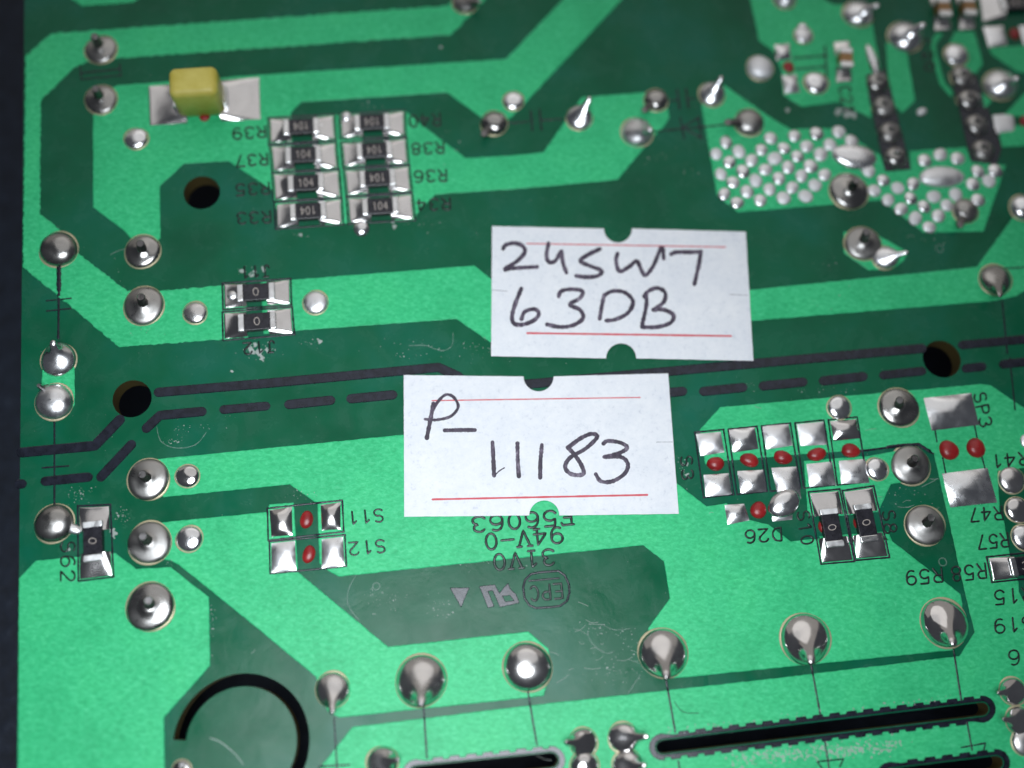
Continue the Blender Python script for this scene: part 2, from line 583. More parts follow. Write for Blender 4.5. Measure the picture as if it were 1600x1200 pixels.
T.append(('s', [[(1533, 143), (1550, 158), (1538, 172)]]))
T.append(('s', [[(1560, 198), (1660, 190), (1660, 226), (1565, 230)]]))
T.append(('s', [[(1357, 422.7), (1318, 395), (1318, 362), (1373, 368), (1420, 394), (1412, 408), (1395, 420)]]))
T.append(('s', [[(66, 575), (117, 570), (117, 632), (105, 650), (80, 654), (63, 642)]]))
T.append(('s', [[(29.5, 904), (56, 876), (181, 864), (213, 889), (267, 886), (326.7, 933), (328.5, 1040), (256.5, 1121), (258.7, 1330), (27, 1330)]]))
T.append(('s', [[(243, 817), (416, 800), (421, 788), (459, 785), (466, 894), (606.7, 1010.7), (825, 986.5), (857, 1013), (861, 1050), (850, 1087), (820, 1090.7), (530.7, 1121), (512, 1112), (493, 1057), (400, 980), (280, 883), (267, 876), (240, 872), (225, 845)]]))
T.append(('s', [[(228, 722), (245, 717), (631, 679), (925, 652), (1104, 791), (1135, 786), (1170, 812), (1200, 819), (1236, 846), (1280, 841), (1292, 842), (1382, 836), (1462, 898), (1501, 928), (1504, 944), (1503, 985), (1489, 1016), (1053, 1060), (1012, 1035), (1013, 981), (1046.7, 934.7), (1037, 877), (1005, 852), (529, 901), (513, 892), (499, 880), (496, 785), (491, 784), (453, 757), (256, 777), (232, 760)]]))
T.append(('s', [[(1093, 672), (1125, 636), (1532, 600), (1548, 602), (1680, 690), (1680, 722), (1559, 736), (1562, 800), (1569, 815), (1578, 866), (1592, 912), (1592, 924), (1606, 950), (1680, 1030), (1680, 1330), (400, 1330), (482, 1222), (550.7, 1136), (820, 1103), (1220, 1058.7), (1498.7, 1025), (1522.7, 988), (1509, 933), (1458.7, 708), (1433, 695), (1401, 697), (1340, 703.5), (1240, 711), (1115, 722), (1102, 726)]] + [capsule(a, b, hw + 4) for a, b, hw in SLOTS]))
# lower pads, right of the row, stand on a piece of their own
T.append(('s', [[(1256, 720), (1360, 712), (1402, 704), (1420, 752), (1392, 757), (1372, 800), (1318, 806), (1262, 806)]]))
T.append(('s', [[(1280, 838), (1388, 830), (1394, 845), (1284, 850)]]))
for style, lp in T:
    COPPER.append(lp)
for style, lp in T:
    if style == 'r':
        plate('copper_trace', lp, -0.01 * MM, CU_H, M_CU, board, bev=1.5, step=4, jit=1.1)
    else:
        plate('copper_trace', lp, -0.01 * MM, CU_H, M_CU, board, bev=1.6, step=6, jit=0.4)

# ------------------------------------------------------------------ printed bars and lines
BARS = [
    ([(248, 613), (420, 598.7), (685, 574), (716, 588), (735, 607), (842, 598.7), (1180, 568), (1440, 544.5)], 8.0),
    ([(1504, 539), (1680, 523)], 7.5),
    ([(229, 669), (250, 649), (315, 643)], 8),
    ([(350, 640), (415, 634.5)], 7.5),
    ([(452, 632), (516, 625.5)], 8),
    ([(549, 623), (613, 617)], 8),
    ([(1000, 618), (1066, 611.5)], 8),
    ([(1100, 611.5), (1160, 605.5)], 8),
    ([(1193, 603), (1254, 597)], 8),
    ([(1287, 595), (1348, 588.5)], 8),
    ([(1381, 586), (1440, 580)], 7.5),
    ([(1510, 575.5), (1534, 573)], 7.5),
    ([(1568, 569), (1680, 558)], 7.5),
    ([(34, 707), (148, 696.5), (187, 656)], 8.5),
    ([(158, 745), (205, 695)], 8),
    ([(71, 752), (137, 745.5)], 8),
    ([(31, 756.5), (34, 756)], 8),
]
for pts, hw in BARS:
    mb = MB()
    stroke(mb, pts, hw, 0.045 * MM, flat=0.78, step=5, bulge=1.02, sm=False)
    mb.build('printed_bar', M_INK, board)

# crenellated ink borders round the three slots
for (a, b, hw) in SLOTS:
    outer = capsule(a, b, hw + 12)
    L = []
    n_half = len(outer) // 2
    # straight sides get teeth
    def teeth(p, q, out):
        dx, dy = q[0] - p[0], q[1] - p[1]
        l = math.hypot(dx, dy)
        k = int(l / 26)
        res = []
        for i in range(k):
            for t, o in ((0.03, 0), (0.62, 0), (0.66, 4), (0.97, 4)):
                s = (i + t) / k
                res.append((p[0] + dx * s + dy / l * o * out, p[1] + dy * s - dx / l * o * out))
        return res
    L = outer[:n_half] + teeth(outer[n_half - 1], outer[n_half], -1)[2:] + outer[n_half:] + teeth(outer[-1], outer[0], -1)[2:]
    plate('slot_border', [L, capsule(a, b, hw + 2)], -0.01 * MM, CU_H + 0.05 * MM, M_INK, board, bev=1.0, step=0, jit=0)

LINES = [
    ([(1041, 1064), (1055, 1143)], 1.7), ([(825, 1082), (839, 1164)], 1.7), ([(662, 1105), (667, 1184)], 1.7), ([(522, 1122), (528, 1222)], 1.5),
    ([(1267, 1036), (1282, 1118)], 1.7), ([(1490, 1015), (1502, 1094)], 1.7), ([(1289, 1160), (1298, 1215)], 1.6), ([(1511, 1128), (1519, 1172)], 1.6),
    ([(1060, 1190), (1066, 1225)], 1.6), ([(92, 416), (92, 452)], 4.2), ([(92, 452), (91, 528)], 2.3), ([(85, 655), (85, 790)], 1.7),
    ([(73, 470), (111, 466)], 1.3), ([(73, 486), (111, 482)], 1.3), ([(66, 731), (107, 728)], 1.4),
    ([(790, 193), (826, 190)], 1.2), ([(829, 173), (832, 204)], 1.7), ([(843, 171), (846, 203)], 1.7), ([(846, 188), (878, 186)], 1.2),
    ([(1047, 158), (1060, 156)], 1.2), ([(1058, 140), (1062, 170)], 1.7), ([(1072, 139), (1076, 168)], 1.7), ([(1076, 155), (1086, 154)], 1.2),
    ([(1018, 206), (1132, 195)], 1.4), ([(1063, 184), (1069, 216)], 1.6), ([(1067, 199), (1096, 216)], 1.4), ([(1067, 199), (1091, 184)], 1.4), ([(1091, 183), (1096, 216)], 1.6),
    ([(127, 114), (186, 108)], 1.4), ([(125, 104), (127, 124)], 1.3), ([(187, 100), (189, 118)], 1.3), ([(127, 124), (188, 118)], 1.2),
    ([(1343, 704.5), (1405, 696), (1435, 694), (1458, 708)], 2.6),
    ([(1461, 672), (1464, 690)], 1.4), ([(1473, 716), (1478, 740)], 1.4), ([(1523, 666), (1527, 686)], 1.4), ([(1534, 712), (1539, 732)], 1.4),
    ([(1277, 1190), (1318, 1186)], 1.4), ([(1277, 1190), (1284, 1200)], 1.4), ([(1318, 1186), (1312, 1198)], 1.4), ([(1502, 1168), (1540, 1161), (1537, 1172)], 1.4),
    ([(498, 1198), (545, 1195)], 1.6), ([(1550, 420), (1600, 418)], 1.4), ([(1240, 91), (1292, 87)], 1.6), ([(1244, 108), (1290, 104)], 1.6), ([(1289, 73), (1292, 122)], 1.8),
    ([(1566, 470), (1574, 552)], 1.5), ([(1578, 560), (1586, 640)], 1.4),
]
for pts, hw in LINES:
    mb = MB()
    stroke(mb, pts, hw, 0.025 * MM, step=3, wob=0.18)
    mb.build('printed_line', M_INK, board)

# ------------------------------------------------------------------ lettering
for t, a, b, h in [
    ('R39', (415, 197), (363, 201), 17), ('R37', (418, 240), (368, 243.5), 17), ('R35', (421, 285), (368, 288), 17.5), ('R33', (423, 330), (370, 332.5), 17.5),
    ('R40', (688, 177.5), (638.5, 181), 18), ('R38', (693.6, 222), (643, 224.5), 17), ('R36', (698, 265), (647, 267.5), 17.5), ('R34', (704, 309), (651, 311.5), 18),
    ('J11', (421, 414), (376, 417.5), 18), ('J12', (429, 532), (380, 536), 18),
    ('S11', (598, 795), (543, 800), 20), ('S12', (601, 843), (545, 848), 20),
    ('D26', (1221, 824.5), (1164, 829), 20), ('S3', (1063, 713), (1066, 750), 18), ('S62', (95, 846), (95, 908), 22),
    ('S10', (1245, 800), (1253, 852), 19), ('S8', (1378, 799), (1382, 834), 20), ('SP3', (1521, 616), (1532, 668), 19),
    ('R47', (1566, 791.5), (1515, 795.5), 20), ('R57', (1575, 833), (1527, 837.5), 21), ('R58', (1540, 880), (1486, 886), 23), ('R59', (1472, 887), (1415, 892.5), 22),
    ('R15', (1612, 918), (1553, 923), 22), ('S19', (1612, 962.5), (1553, 968), 22), ('J6', (1614, 1012), (1575, 1017), 23), ('R41', (1606, 706), (1549, 711.5), 20),
    ('C21', (1310, 137), (1318, 178), 18), ('C20', (1438, 62), (1446, 112), 16),
]:
    lettering('printed_text', t, a, b, h, board)
for t, a, b, h in [('E56063', (896, 795), (737, 808), 24), ('94V-0', (878, 823), (757, 834.5), 25), ('31V0', (865, 857.5), (770, 866.5), 25)]:
    lettering('printed_text', t, a, b, h, board, hw=2.3, ht=0.035, serif=True)
lettering('printed_text', 'EPC', (878, 911.5), (827, 916.5), 23, board, hw=2.0, ht=0.035)


def zz(x, y):
    return (690 + x / 7.06, 790 + y / 7.06)


mb = MB()
cap_pts = [zz(*q) for q in [(900, 900), (920, 820), (985, 755), (1090, 735), (1290, 720), (1360, 770), (1405, 870), (1410, 960), (1385, 1050), (1310, 1105), (1230, 1118), (1040, 1130), (970, 1100), (915, 1020)]]
stroke(mb, cap_pts, 2.0, 0.04 * MM, closed=True)
stroke(mb, [zz(965, 830), zz(1295, 800)], 1.6, 0.035 * MM)
mb.build('printed_emblem', M_INK, board)
UR = [zz(*q) for q in [(412, 890), (588, 868), (640, 962), (685, 900), (735, 850), (762, 920), (822, 975), (860, 1075), (640, 1122), (562, 940), (515, 945), (583, 1112), (512, 1132)]]
URH = [zz(*q) for q in [(676, 1000), (752, 990), (795, 1046), (706, 1058)]]
plate('printed_emblem', [UR, URH], -0.01 * MM, 0.05 * MM, M_INK, board, bev=0.8, step=4, jit=0.3)
plate('printed_emblem', [[zz(90, 905), zz(310, 905), zz(215, 1125)]], -0.01 * MM, 0.05 * MM, M_INK, board, bev=0.8, step=4, jit=0.3)


# ------------------------------------------------------------------ solder
def lathe(mb, c, prof, R, off=(0, 0), pw=1.4, seg=28, wob=0.03, z0=0.0, squash=(1, 1), ang=0.0, ph=None):
    zmax = max(z for _, z in prof) or 1
    ph = ph if ph is not None else random.uniform(0, 6.28)
    ph2 = random.uniform(0, 6.28)
    vs = []
    ca, sa = math.cos(ang), math.sin(ang)
    for (rr, z) in prof:
        t = max(z / zmax, 0.0) ** pw
        for j in range(seg):
            a = 2 * math.pi * j / seg
            k = 1 + wob * math.sin(2 * a + ph) + wob * 0.6 * math.sin(3 * a + ph2)
            x, y = rr * R * k * math.cos(a) * squash[0], rr * R * k * math.sin(a) * squash[1]
            x, y = x * ca - y * sa, x * sa + y * ca
            vs.append((c.x + x + off[0] * t, c.y + y + off[1] * t, z0 + z * R))
    mb.add(vs, grid_faces(len(prof), seg, True))


DOME = [(1.0, -0.05), (0.985, 0.08), (0.93, 0.2), (0.82, 0.32), (0.66, 0.42), (0.46, 0.49), (0.24, 0.53), (0.02, 0.545)]
LOWDOME = [(1.0, -0.05), (0.98, 0.06), (0.9, 0.15), (0.75, 0.23), (0.55, 0.29), (0.3, 0.325), (0.02, 0.335)]
CONE = [(1.0, -0.05), (0.99, 0.06), (0.95, 0.16), (0.88, 0.26), (0.77, 0.36), (0.63, 0.455), (0.48, 0.55), (0.35, 0.66), (0.26, 0.79), (0.21, 0.94), (0.185, 1.07), (0.14, 1.13), (0.02, 1.15)]
DOT = [(1.0, -0.05), (0.985, 0.06), (0.92, 0.14), (0.80, 0.21), (0.62, 0.27), (0.42, 0.31), (0.2, 0.335), (0.02, 0.34)]
CUP = [(1.0, -0.05), (0.985, 0.06), (0.93, 0.125), (0.82, 0.175), (0.66, 0.215), (0.50, 0.25), (0.38, 0.29), (0.29, 0.34), (0.2, 0.37), (0.02, 0.375)]


def joint(x, y, r, kind='dome', tip=None, m=None, ring=True, squash=(1, 1), ang=0.0, lead=None, name='solder_joint', tiph=None):
    z0 = surf(x, y)
    c = P(x, y, z0)
    R = r * S(x, y)
    prof = {'dome': DOME, 'low': LOWDOME, 'cone': CONE, 'cup': CUP, 'dot': DOT}[kind]
    off = (0, 0)
    ztip = prof[-1][1] * R
    if tip is not None and kind in ('cone', 'dome', 'low'):
        q = P(tip[0], tip[1], z0 + ztip)
        off = (q.x - c.x, q.y - c.y)
    mb = MB()
    mm = m or {'dome': M_SOLDER, 'dot': M_SOLDER, 'low': M_SOLDER, 'cone': M_SHINY, 'cup': M_GREYSOLDER}[kind]
    lathe(mb, c, prof, R, off if kind == 'cone' else (0, 0), 1.35, 30 if r > 14 else 16, 0.022, z0, squash, ang)
    o = mb.build(name, mm, board)
    if ring and r > 13:
        mb = MB()
        q = [(1 + 1.5 / r, -0.3), (1 + 1.4 / r, 0.018 * MM / R), (0.95, 0.024 * MM / R)]
        lathe(mb, c, q, R, (0, 0), 1, 30, 0.022, z0, squash, ang)
        mb.build('pad_ring', M_RING, o)
    if lead is not None or kind == 'cup':
        # a clipped square wire end leaning out of the joint
        lx, ly = lead or tip or (x, y)
        hgt = tiph if tiph else 0.95 * R
        q = P(lx, ly, z0 + hgt)
        s = min(0.26 * R, 0.34 * MM)
        mb = MB()
        vs = []
        base = Vector((c.x + (q.x - c.x) * 0.25, c.y + (q.y - c.y) * 0.25, z0 + 0.22 * R))
        tw = random.uniform(-0.3, 0.3)
        for t, k in ((0, 1.25), (0.6, 1.0), (0.95, 0.95), (1.0, 0.8)):
            p = base.lerp(q, t)
            for j in range(8):
                a = tw + 2 * math.pi * (j + 0.5) / 8
                sq = 1.0 / max(abs(math.cos(a - tw)), abs(math.sin(a - tw)))
                vs.append((p.x + s * k * sq * math.cos(a), p.y + s * k * sq * math.sin(a), p.z))
        f = grid_faces(4, 8, True) + [tuple(range(24, 32))]
        mb.add(vs, f, False)
        mb.build('lead_tip', M_LEAD, o)
    return o


# joints with clipped leads in a flat grey meniscus
for x, y, r, l in [(158, 78, 25, (147, 56)), (158, 156, 25.5, (149, 138)), (223, 393, 28, (219, 380)), (225, 478, 32, (220, 464)),
                   (232, 749, 33, (222, 741)), (234, 848, 34, (223, 838)), (235, 948, 38, (232, 938)), (1404, 637, 31, (1406, 625)), (1422, 727, 31, (1430, 716)),
                   (1445, 821, 31, (1455, 809)), (1326, 299, 30, (1338, 282)), (1348, 381, 28, (1354, 362)), (284, 1203, 15, (284, 1196))]:
    joint(x, y, r, 'cup', lead=l)
# joints drawn out into a peak
for x, y, r, tip in [(905, 185, 20.5, (922, 152)), (1112, 148, 20.5, (1128, 120)), (995, 207, 25, (1017, 202)), (520, 1077, 27, (519, 1113)),
                     (658, 1063, 40, (658, 1100)), (1036, 1020, 38, (1042, 1058)), (1258, 998, 39, (1268, 1034)), (1475, 973, 37, (1490, 1006)),
                     (1555, 437, 25, (1563, 462)), (1340, 22, 23, (1372, 8)), (1414, 58, 27, (1444, 38)), (1562, 133, 26, (1590, 122)),
                     (727, 4, 20, (750, 2)), (1225, -2, 18, (1240, -12)),
                     (597, 1192, 25, (622, 1187)), (912, 1160, 22, (884, 1160)), (973, 1152, 23, (1012, 1151)), (1583, 1080, 21, (1560, 1083)),
                     (1382, 403, 19, (1418, 394)), (92, 563, 28, (82, 534)), (980, 1196, 24, (1008, 1196)), (1592, 1126, 21, (1568, 1124))]:
    bright = y < 600
    m = M_SOLDER if bright and x > 850 and (x, y) not in ((1025, 157), (1170, 192), (1555, 437)) else (M_GREYSOLDER if y < 600 else M_SHINY)
    if (x, y) == (92, 563):
        m = M_SOLDER
    joint(x, y, r, 'cone', tip=tip, m=m)
# smooth domes
for x, y, r, m in [(213, 217, 18, None), (802, 158, 15.5, None), (305, 489, 18, M_SHINY), (493, 473, 19, None), (92, 390, 30, M_GREYSOLDER),
                   (85, 628, 30, None), (293, 744, 18, M_SHINY), (296, 842, 20, None), (824, 1042, 38, M_SHINY), (85, 818, 31, M_GREYSOLDER),
                   (1311, 637, 18, None), (1370, 733, 17, None), (1580, 750, 20, M_SHINY), (1590, 797, 19, M_SHINY), (1600, 840, 19, None), (1598, 325, 21, None),
                   (1187, 107, 21, M_DULL), (1255, 55, 14, None), (1275, 130, 18, None), (1494, 86, 18, None), (913, 1197, 23, M_SHINY),
                   (1600, 1160, 19, M_SHINY), (1606, 690, 12, None)]:
    joint(x, y, r * (1.04 if r <= 20 else 1), 'dot' if r <= 20 else 'dome', m=m)
joint(1254, 44, 9, 'dome', ring=False)
for x, y, r, l, hh in [(1025, 157, 19, (1007, 172), 0.9), (772, 193, 21, (756, 209), 0.9), (1170, 192, 23, (1137, 191), 1.0), (1508, 330, 20, (1500, 352), 0.8), (74, 612, 13, (60, 602), 0.9)]:
    joint(x, y, r, 'dome', m=M_GREYSOLDER, lead=l, tiph=hh * MM, ring=r > 10)
# wave soldered pin rows on their black ink strips
for L in ([(1350, 116), (1384, 108), (1424, 264), (1383, 268)], [(1484, 110), (1520, 100), (1566, 230), (1556, 262), (1518, 258)]):
    plate('printed_bar', [L], -0.01 * MM, 0.04 * MM, M_INK, board, bev=0.8, step=6, jit=0.4)
for x, y in [(1371, 130), (1380, 168), (1390, 208), (1399, 246), (1503, 121), (1513, 157), (1525, 196), (1535, 236)]:
    joint(x, y, 18.5, 'dome', m=M_GREYSOLDER, lead=(x + 5, y - 12), tiph=0.9 * MM)
# tinned dots of the heat spreading area
DOTS = [(1090 + a / 5.517, 180 + b / 5.517) for a, b in [
    (245, 235), (160, 335), (355, 315), (275, 405), (465, 390), (550, 300), (630, 200), (835, 180), (1025, 160), (1215, 145), (745, 285), (940, 270), (1140, 255),
    (665, 375), (860, 355), (1060, 340), (200, 510), (390, 485), (585, 470), (780, 450), (975, 440), (305, 580), (500, 565), (700, 545), (895, 525), (1095, 515),
    (230, 680), (425, 660), (620, 640), (815, 625), (1010, 605), (340, 755), (540, 735), (740, 715), (930, 700)]]
DOTS += [(1444.7, 251), (1469, 242), (1496, 248), (1528, 268), (1555, 267), (1520, 288), (1545, 283), (1380, 282), (1402.5, 294), (1426.7, 287.5), (1366, 298), (1387.5, 312.5),
         (1423, 310), (1459, 307.5), (1493, 304), (1528, 313), (1408, 326.7), (1444, 323), (1479, 321), (1430, 341), (1466, 337.5), (1451.7, 355), (1330, 221), (1357, 267)]
for x, y in DOTS:
    joint(x, y, random.uniform(10.6, 11.6), 'dot', m=M_DULL if random.random() < 0.8 else M_SOLDER, ring=False, squash=(random.uniform(0.94, 1.1), random.uniform(0.92, 1.06)), ang=random.uniform(0, 3), name='solder_dot')
joint(1335, 245, 24, 'low', squash=(1.45, 0.92), ang=-0.12, ring=False, name='solder_blob')
joint(1471, 277, 26, 'low', squash=(1.38, 0.70), ang=0.07, ring=False, m=M_DULL, name='solder_blob')
for x, y, r, sq, an in [(565, 358, 14, (1, 1), 0), (500, 197, 7.5, (1, 1), 0), (541, 183, 9, (1, 1.1), 0), (364, 462, 9, (1.1, 1), 0), (1363, 95, 10, (0.8, 3.0), 0.17), (112, 826, 11, (1.6, 0.8), -0.3), (1225, 787, 20, (1.4, 1.05), 0.6), (1440, 175, 8, (1.1, 0.8), 0.5)]:
    joint(x, y, r, 'dome', ring=False, squash=sq, ang=an, name='solder_blob', m=M_SOLDER if r != 8 else M_DULL)


# tinned pads: pillows of solder on four photo corners
def pillow(c4, h, m, name='solder_pad', n=11, pw=4, parent=None, slope=None, lip=0.02, lump=0.12):
    A, B, C, D = c4                       # TL TR BR BL
    mb = MB()
    vs = []
    ph = [random.uniform(0, 6.28) for _ in range(4)]
    z0 = surf((A[0] + C[0]) / 2, (A[1] + C[1]) / 2)
    for i in range(n):
        for j in range(n):
            u, v = i / (n - 1), j / (n - 1)
            # ease the rows towards the rim
            uu, vv = 0.5 - 0.5 * math.cos(math.pi * u), 0.5 - 0.5 * math.cos(math.pi * v)
            x = (A[0] * (1 - uu) + B[0] * uu) * (1 - vv) + (D[0] * (1 - uu) + C[0] * uu) * vv
            y = (A[1] * (1 - uu) + B[1] * uu) * (1 - vv) + (D[1] * (1 - uu) + C[1] * uu) * vv
            e = (1 - abs(2 * uu - 1) ** pw) * (1 - abs(2 * vv - 1) ** pw)
            k = 1 + lump * math.sin(3 * uu + ph[0]) * math.sin(3.4 * vv + ph[1]) + lump * 0.4 * math.sin(7 * uu + ph[2]) * math.sin(6 * vv + ph[3])
            z = h * e * k
            if slope is not None:
                w = slope(uu, vv)
                z = (0.05 * MM + 0.36 * MM * w) * (1 - abs((vv if slope.axis == 'u' else uu) * 2 - 1) ** 6 * 0.9) * k
                if (slope.axis == 'u' and uu in (0.0, 1.0) and w < 0.5) or (slope.axis == 'v' and vv in (0.0, 1.0) and w < 0.5):
                    z = 0
            p = P(x, y, z0 + lip * MM)
            vs.append((p.x, p.y, z0 + lip * MM + z))
    f = grid_faces(n, n)
    mb.add(vs, f)
    # skirt down into the board
    rim = [i * n for i in range(n)] + [(n - 1) * n + j for j in range(1, n)] + [i * n + n - 1 for i in range(n - 2, -1, -1)] + [j for j in range(n - 2, 0, -1)]
    top = [vs[i] for i in rim]
    mb.add(top + [(a, b, z0 - 0.02 * MM) for a, b, _ in top], grid_faces(2, len(top), True), False)
    return mb.build(name, m, parent or board)


PADS_BRIGHT = [
    [(1087.3, 678), (1126, 674.7), (1132, 706.7), (1094.7, 712.7)], [(1138.7, 671.3), (1179.3, 667.3), (1185.3, 701.3), (1145, 707.3)],
    [(1190.7, 665.3), (1232, 662), (1238.7, 696), (1197.3, 702.7)], [(1245, 662.7), (1286.7, 658.7), (1292, 694.7), (1250.7, 697)],
    [(1099.3, 742), (1138.7, 739.3), (1144, 773.3), (1102.7, 776.7)], [(1152, 736), (1192.7, 734), (1198.7, 768.7), (1157.3, 771.3)],
    [(1205, 731), (1245, 729), (1252, 779), (1218, 784)], [(1260, 725), (1300, 721), (1306.7, 758.7), (1265, 761)], [(1310.7, 720), (1352, 717), (1358.7, 754.7), (1314.7, 757)],
    [(1132, 789), (1163, 787), (1171, 813), (1137, 820)], [(1203, 784), (1240, 780), (1238, 812), (1207, 815)],
    [(424, 849), (461, 845), (462.7, 890.7), (424, 896)], [(502.7, 842.7), (536, 838.7), (538.7, 885), (502.7, 888)],
    [(1210, 70), (1233, 68), (1236, 92), (1213, 94)], [(1222, 118), (1244, 116), (1250, 144), (1226, 147)],
]
for c4 in PADS_BRIGHT:
    pillow(c4, 0.25 * MM, M_SOLDER, pw=2.3)
for c4 in ([(421, 797), (456, 792), (457, 836), (424, 838.7)], [(501, 789), (532, 785), (532, 826.7), (502.7, 829)], [(1297, 658), (1338, 655), (1343.5, 685), (1303, 689)]):
    pillow(c4, 0.34 * MM, M_SHINY, pw=2.4, lump=0.05)
for c4 in ([(1443, 622), (1518, 614), (1530, 664), (1456, 673)], [(1472, 740), (1543, 731), (1558, 785), (1485, 793)]):
    pillow(c4, 0.36 * MM, M_SOLDER, pw=2.3)
for c4 in ([(1536, 42), (1567, 40), (1574, 70), (1545, 74)], [(1592, 40), (1630, 38), (1634, 68), (1600, 72)], [(1551, 180), (1582, 177), (1588, 206), (1556, 210)]):
    pillow(c4, 0.10 * MM, M_DULL)

# red adhesive dots
for x, y, rx, ry in [(1118, 724.7, 15, 10.5), (1170.7, 719, 15, 10.5), (1223, 714.7, 15.5, 10.5), (1276, 710, 15, 10.5), (1329, 704, 15, 10),
                     (479, 812, 10.5, 13.5), (482.7, 866, 10.5, 13.5), (1482.5, 703.5, 15.5, 15.5), (1524.5, 700, 15.5, 15.5), (1185, 797, 13, 14.5), (1232, 105, 9, 9),
                     (1585, 53, 9, 10), (1602, 190, 9, 10), (320, 183, 9, 7)]:
    z0 = surf(x, y)
    mb = MB()
    lathe(mb, P(x, y, z0), DOME, rx * S(x, y), seg=22, wob=0.05, z0=z0 - 0.01 * MM, squash=(random.uniform(0.95, 1.04), ry / rx * random.uniform(0.94, 1.08)), ang=random.uniform(-0.2, 0.3))
    mb.build('glue_dot', M_GLUE, board)


# ------------------------------------------------------------------ chip parts
def block(mb, c, ux, uy, l, w, z0, z1, b, mi=0, sm=False):
    vs = []
    for (dl, z) in ((b, z0), (0, z0 + b * 0.6), (0, z1 - b), (b * 0.3, z1 - b * 0.3), (b, z1)):
        a, d = l / 2 - dl, w / 2 - dl
        k = min(b, a * 0.6, d * 0.6)
        for sx, sy, first in ((1, 1, 0), (-1, 1, 1), (-1, -1, 0), (1, -1, 1)):
            pts = [(sx * a, sy * (d - k)), (sx * (a - k), sy * d)]
            if first:
                pts.reverse()
            for (x, y) in pts:
                p = c + ux * x + uy * y
                vs.append((p.x, p.y, z))
    f = grid_faces(5, 8, True) + [tuple(range(7, -1, -1)), tuple(range(32, 40))]
    mb.add(vs, f, sm, mi)


class Slope:
    def __init__(self, axis, rev):
        self.axis, self.rev = axis, rev

    def __call__(self, u, v):
        t = u if self.axis == 'u' else v
        t = 1 - t if self.rev else t
        return max(0.0, t) ** 1.7


def lerp2(a, b, t):
    return (a[0] + (b[0] - a[0]) * t, a[1] + (b[1] - a[1]) * t)


def chip(c4, text, flip, vertical=False, kind='resistor', L=3.1, Wd=1.5, H=0.55, pads=True, padf=0.34, outline=True, body=None, cap=0.52, shift=(0, 0), solder_m=None, label=None):
    A, B, C, D = c4
    if vertical:
        ends = ((lerp2(A, D, 0), lerp2(B, C, 0), lerp2(B, C, padf), lerp2(A, D, padf)), (lerp2(A, D, 1 - padf), lerp2(B, C, 1 - padf), C, D))
        m0, m1 = lerp2(A, B, 0.5), lerp2(D, C, 0.5)
    else:
        ends = ((A, lerp2(A, B, padf), lerp2(D, C, padf), D), (lerp2(A, B, 1 - padf), B, C, lerp2(D, C, 1 - padf)))
        m0, m1 = lerp2(A, D, 0.5), lerp2(B, C, 0.5)
    z0 = 0.04 * MM
    p0, p1 = P(*m0), P(*m1)
    ux = (p1 - p0).normalized()
    uy = Vector((-ux.y, ux.x, 0))
    c = (p0 + p1) / 2 + ux * shift[0] * MM + uy * shift[1] * MM
    mb = MB()
    block(mb, c, ux, uy, (L - 0.2) * MM, Wd * MM * 0.965, z0, z0 + H * MM * 0.97, 0.05 * MM)
    o = mb.build('chip_' + kind, body or M_CHIP, board, label=label)
    for s in (-1, 1):
        mb = MB()
        block(mb, c + ux * s * (L - cap) / 2 * MM, ux, uy, cap * MM, Wd * MM, z0 - 0.005 * MM, z0 + H * MM, 0.07 * MM, sm=False)
        mb.build('end_cap', M_CAP_END, o)
    if pads:
        for e, rev in zip(ends, (False, True)):
            pillow(e, 0, solder_m or M_SHINY, 'solder_fillet', parent=o, slope=Slope('v' if vertical else 'u', rev), lip=0.03, n=13, lump=0.16)
    if text:
        zt = z0 + H * MM * 0.97
        q0, q1 = unP(c - ux * 0.62 * MM + Vector((0, 0, zt))), unP(c + ux * 0.62 * MM + Vector((0, 0, zt)))
        if len(text) == 1:
            w2 = 0.24 * MM
            d = uy if vertical else ux
            q0, q1 = unP(c - ux * w2 + Vector((0, 0, zt))), unP(c + ux * w2 + Vector((0, 0, zt)))
        h = 11.5
        if flip:
            q0, q1 = q1, q0
        # drop the text to the middle of the face
        dx, dy = q1[0] - q0[0], q1[1] - q0[1]
        l = math.hypot(dx, dy)
        q0 = (q0[0] - dy / l * h / 2, q0[1] + dx / l * h / 2)
        q1 = (q1[0] - dy / l * h / 2, q1[1] + dx / l * h / 2)
        lettering('value_marking', text, q0, q1, h, o, hw=0.68, ht=0.008, material=M_MARK, z=zt, gap=1.3, step=2.0)
    if outline:
        gx = 2.6
        X = inset(list(c4), -gx)
        for i in range(4):
            a, b = X[i], X[(i + 1) % 4]
            mb = MB()
            stroke(mb, [lerp2(a, b, 0.0), lerp2(a, b, 1.0)], 1.6, 0.03 * MM, step=4, wob=0.15)
            mb.build('printed_outline', M_INK, board)
    return o


for c4, t, fl in [
    ([(421.7, 186.7), (520, 181.7), (522.5, 216), (422.5, 223)], '104', 1), ([(424, 230), (523, 225), (526, 261), (427.5, 266.7)], '104', 0),
    ([(427.5, 273), (528, 268), (531, 306), (430, 311.7)], '104', 0), ([(431.7, 319), (531.7, 312.5), (534, 348), (433, 355)], '104', 1),
    ([(532, 181), (630, 175), (631.5, 210), (534, 214)], '104', 1), ([(535, 225), (633, 218), (636, 253.6), (538, 259)], '104', 1),
    ([(539.6, 267.6), (637.6, 261.5), (641, 297), (543, 303.5)], '104', 1), ([(544, 311), (642, 305), (646, 341), (546.6, 347)], '104', 0),
    ([(350, 445), (451.7, 438), (453, 474), (351, 481)], '0', 0), ([(350, 490), (454, 482.5), (457.5, 520), (351, 529)], '0', 0),
    ([(1544.7, 872.5), (1654, 861), (1661, 896), (1552, 907)], '331', 0),
]:
    chip(c4, t, fl)
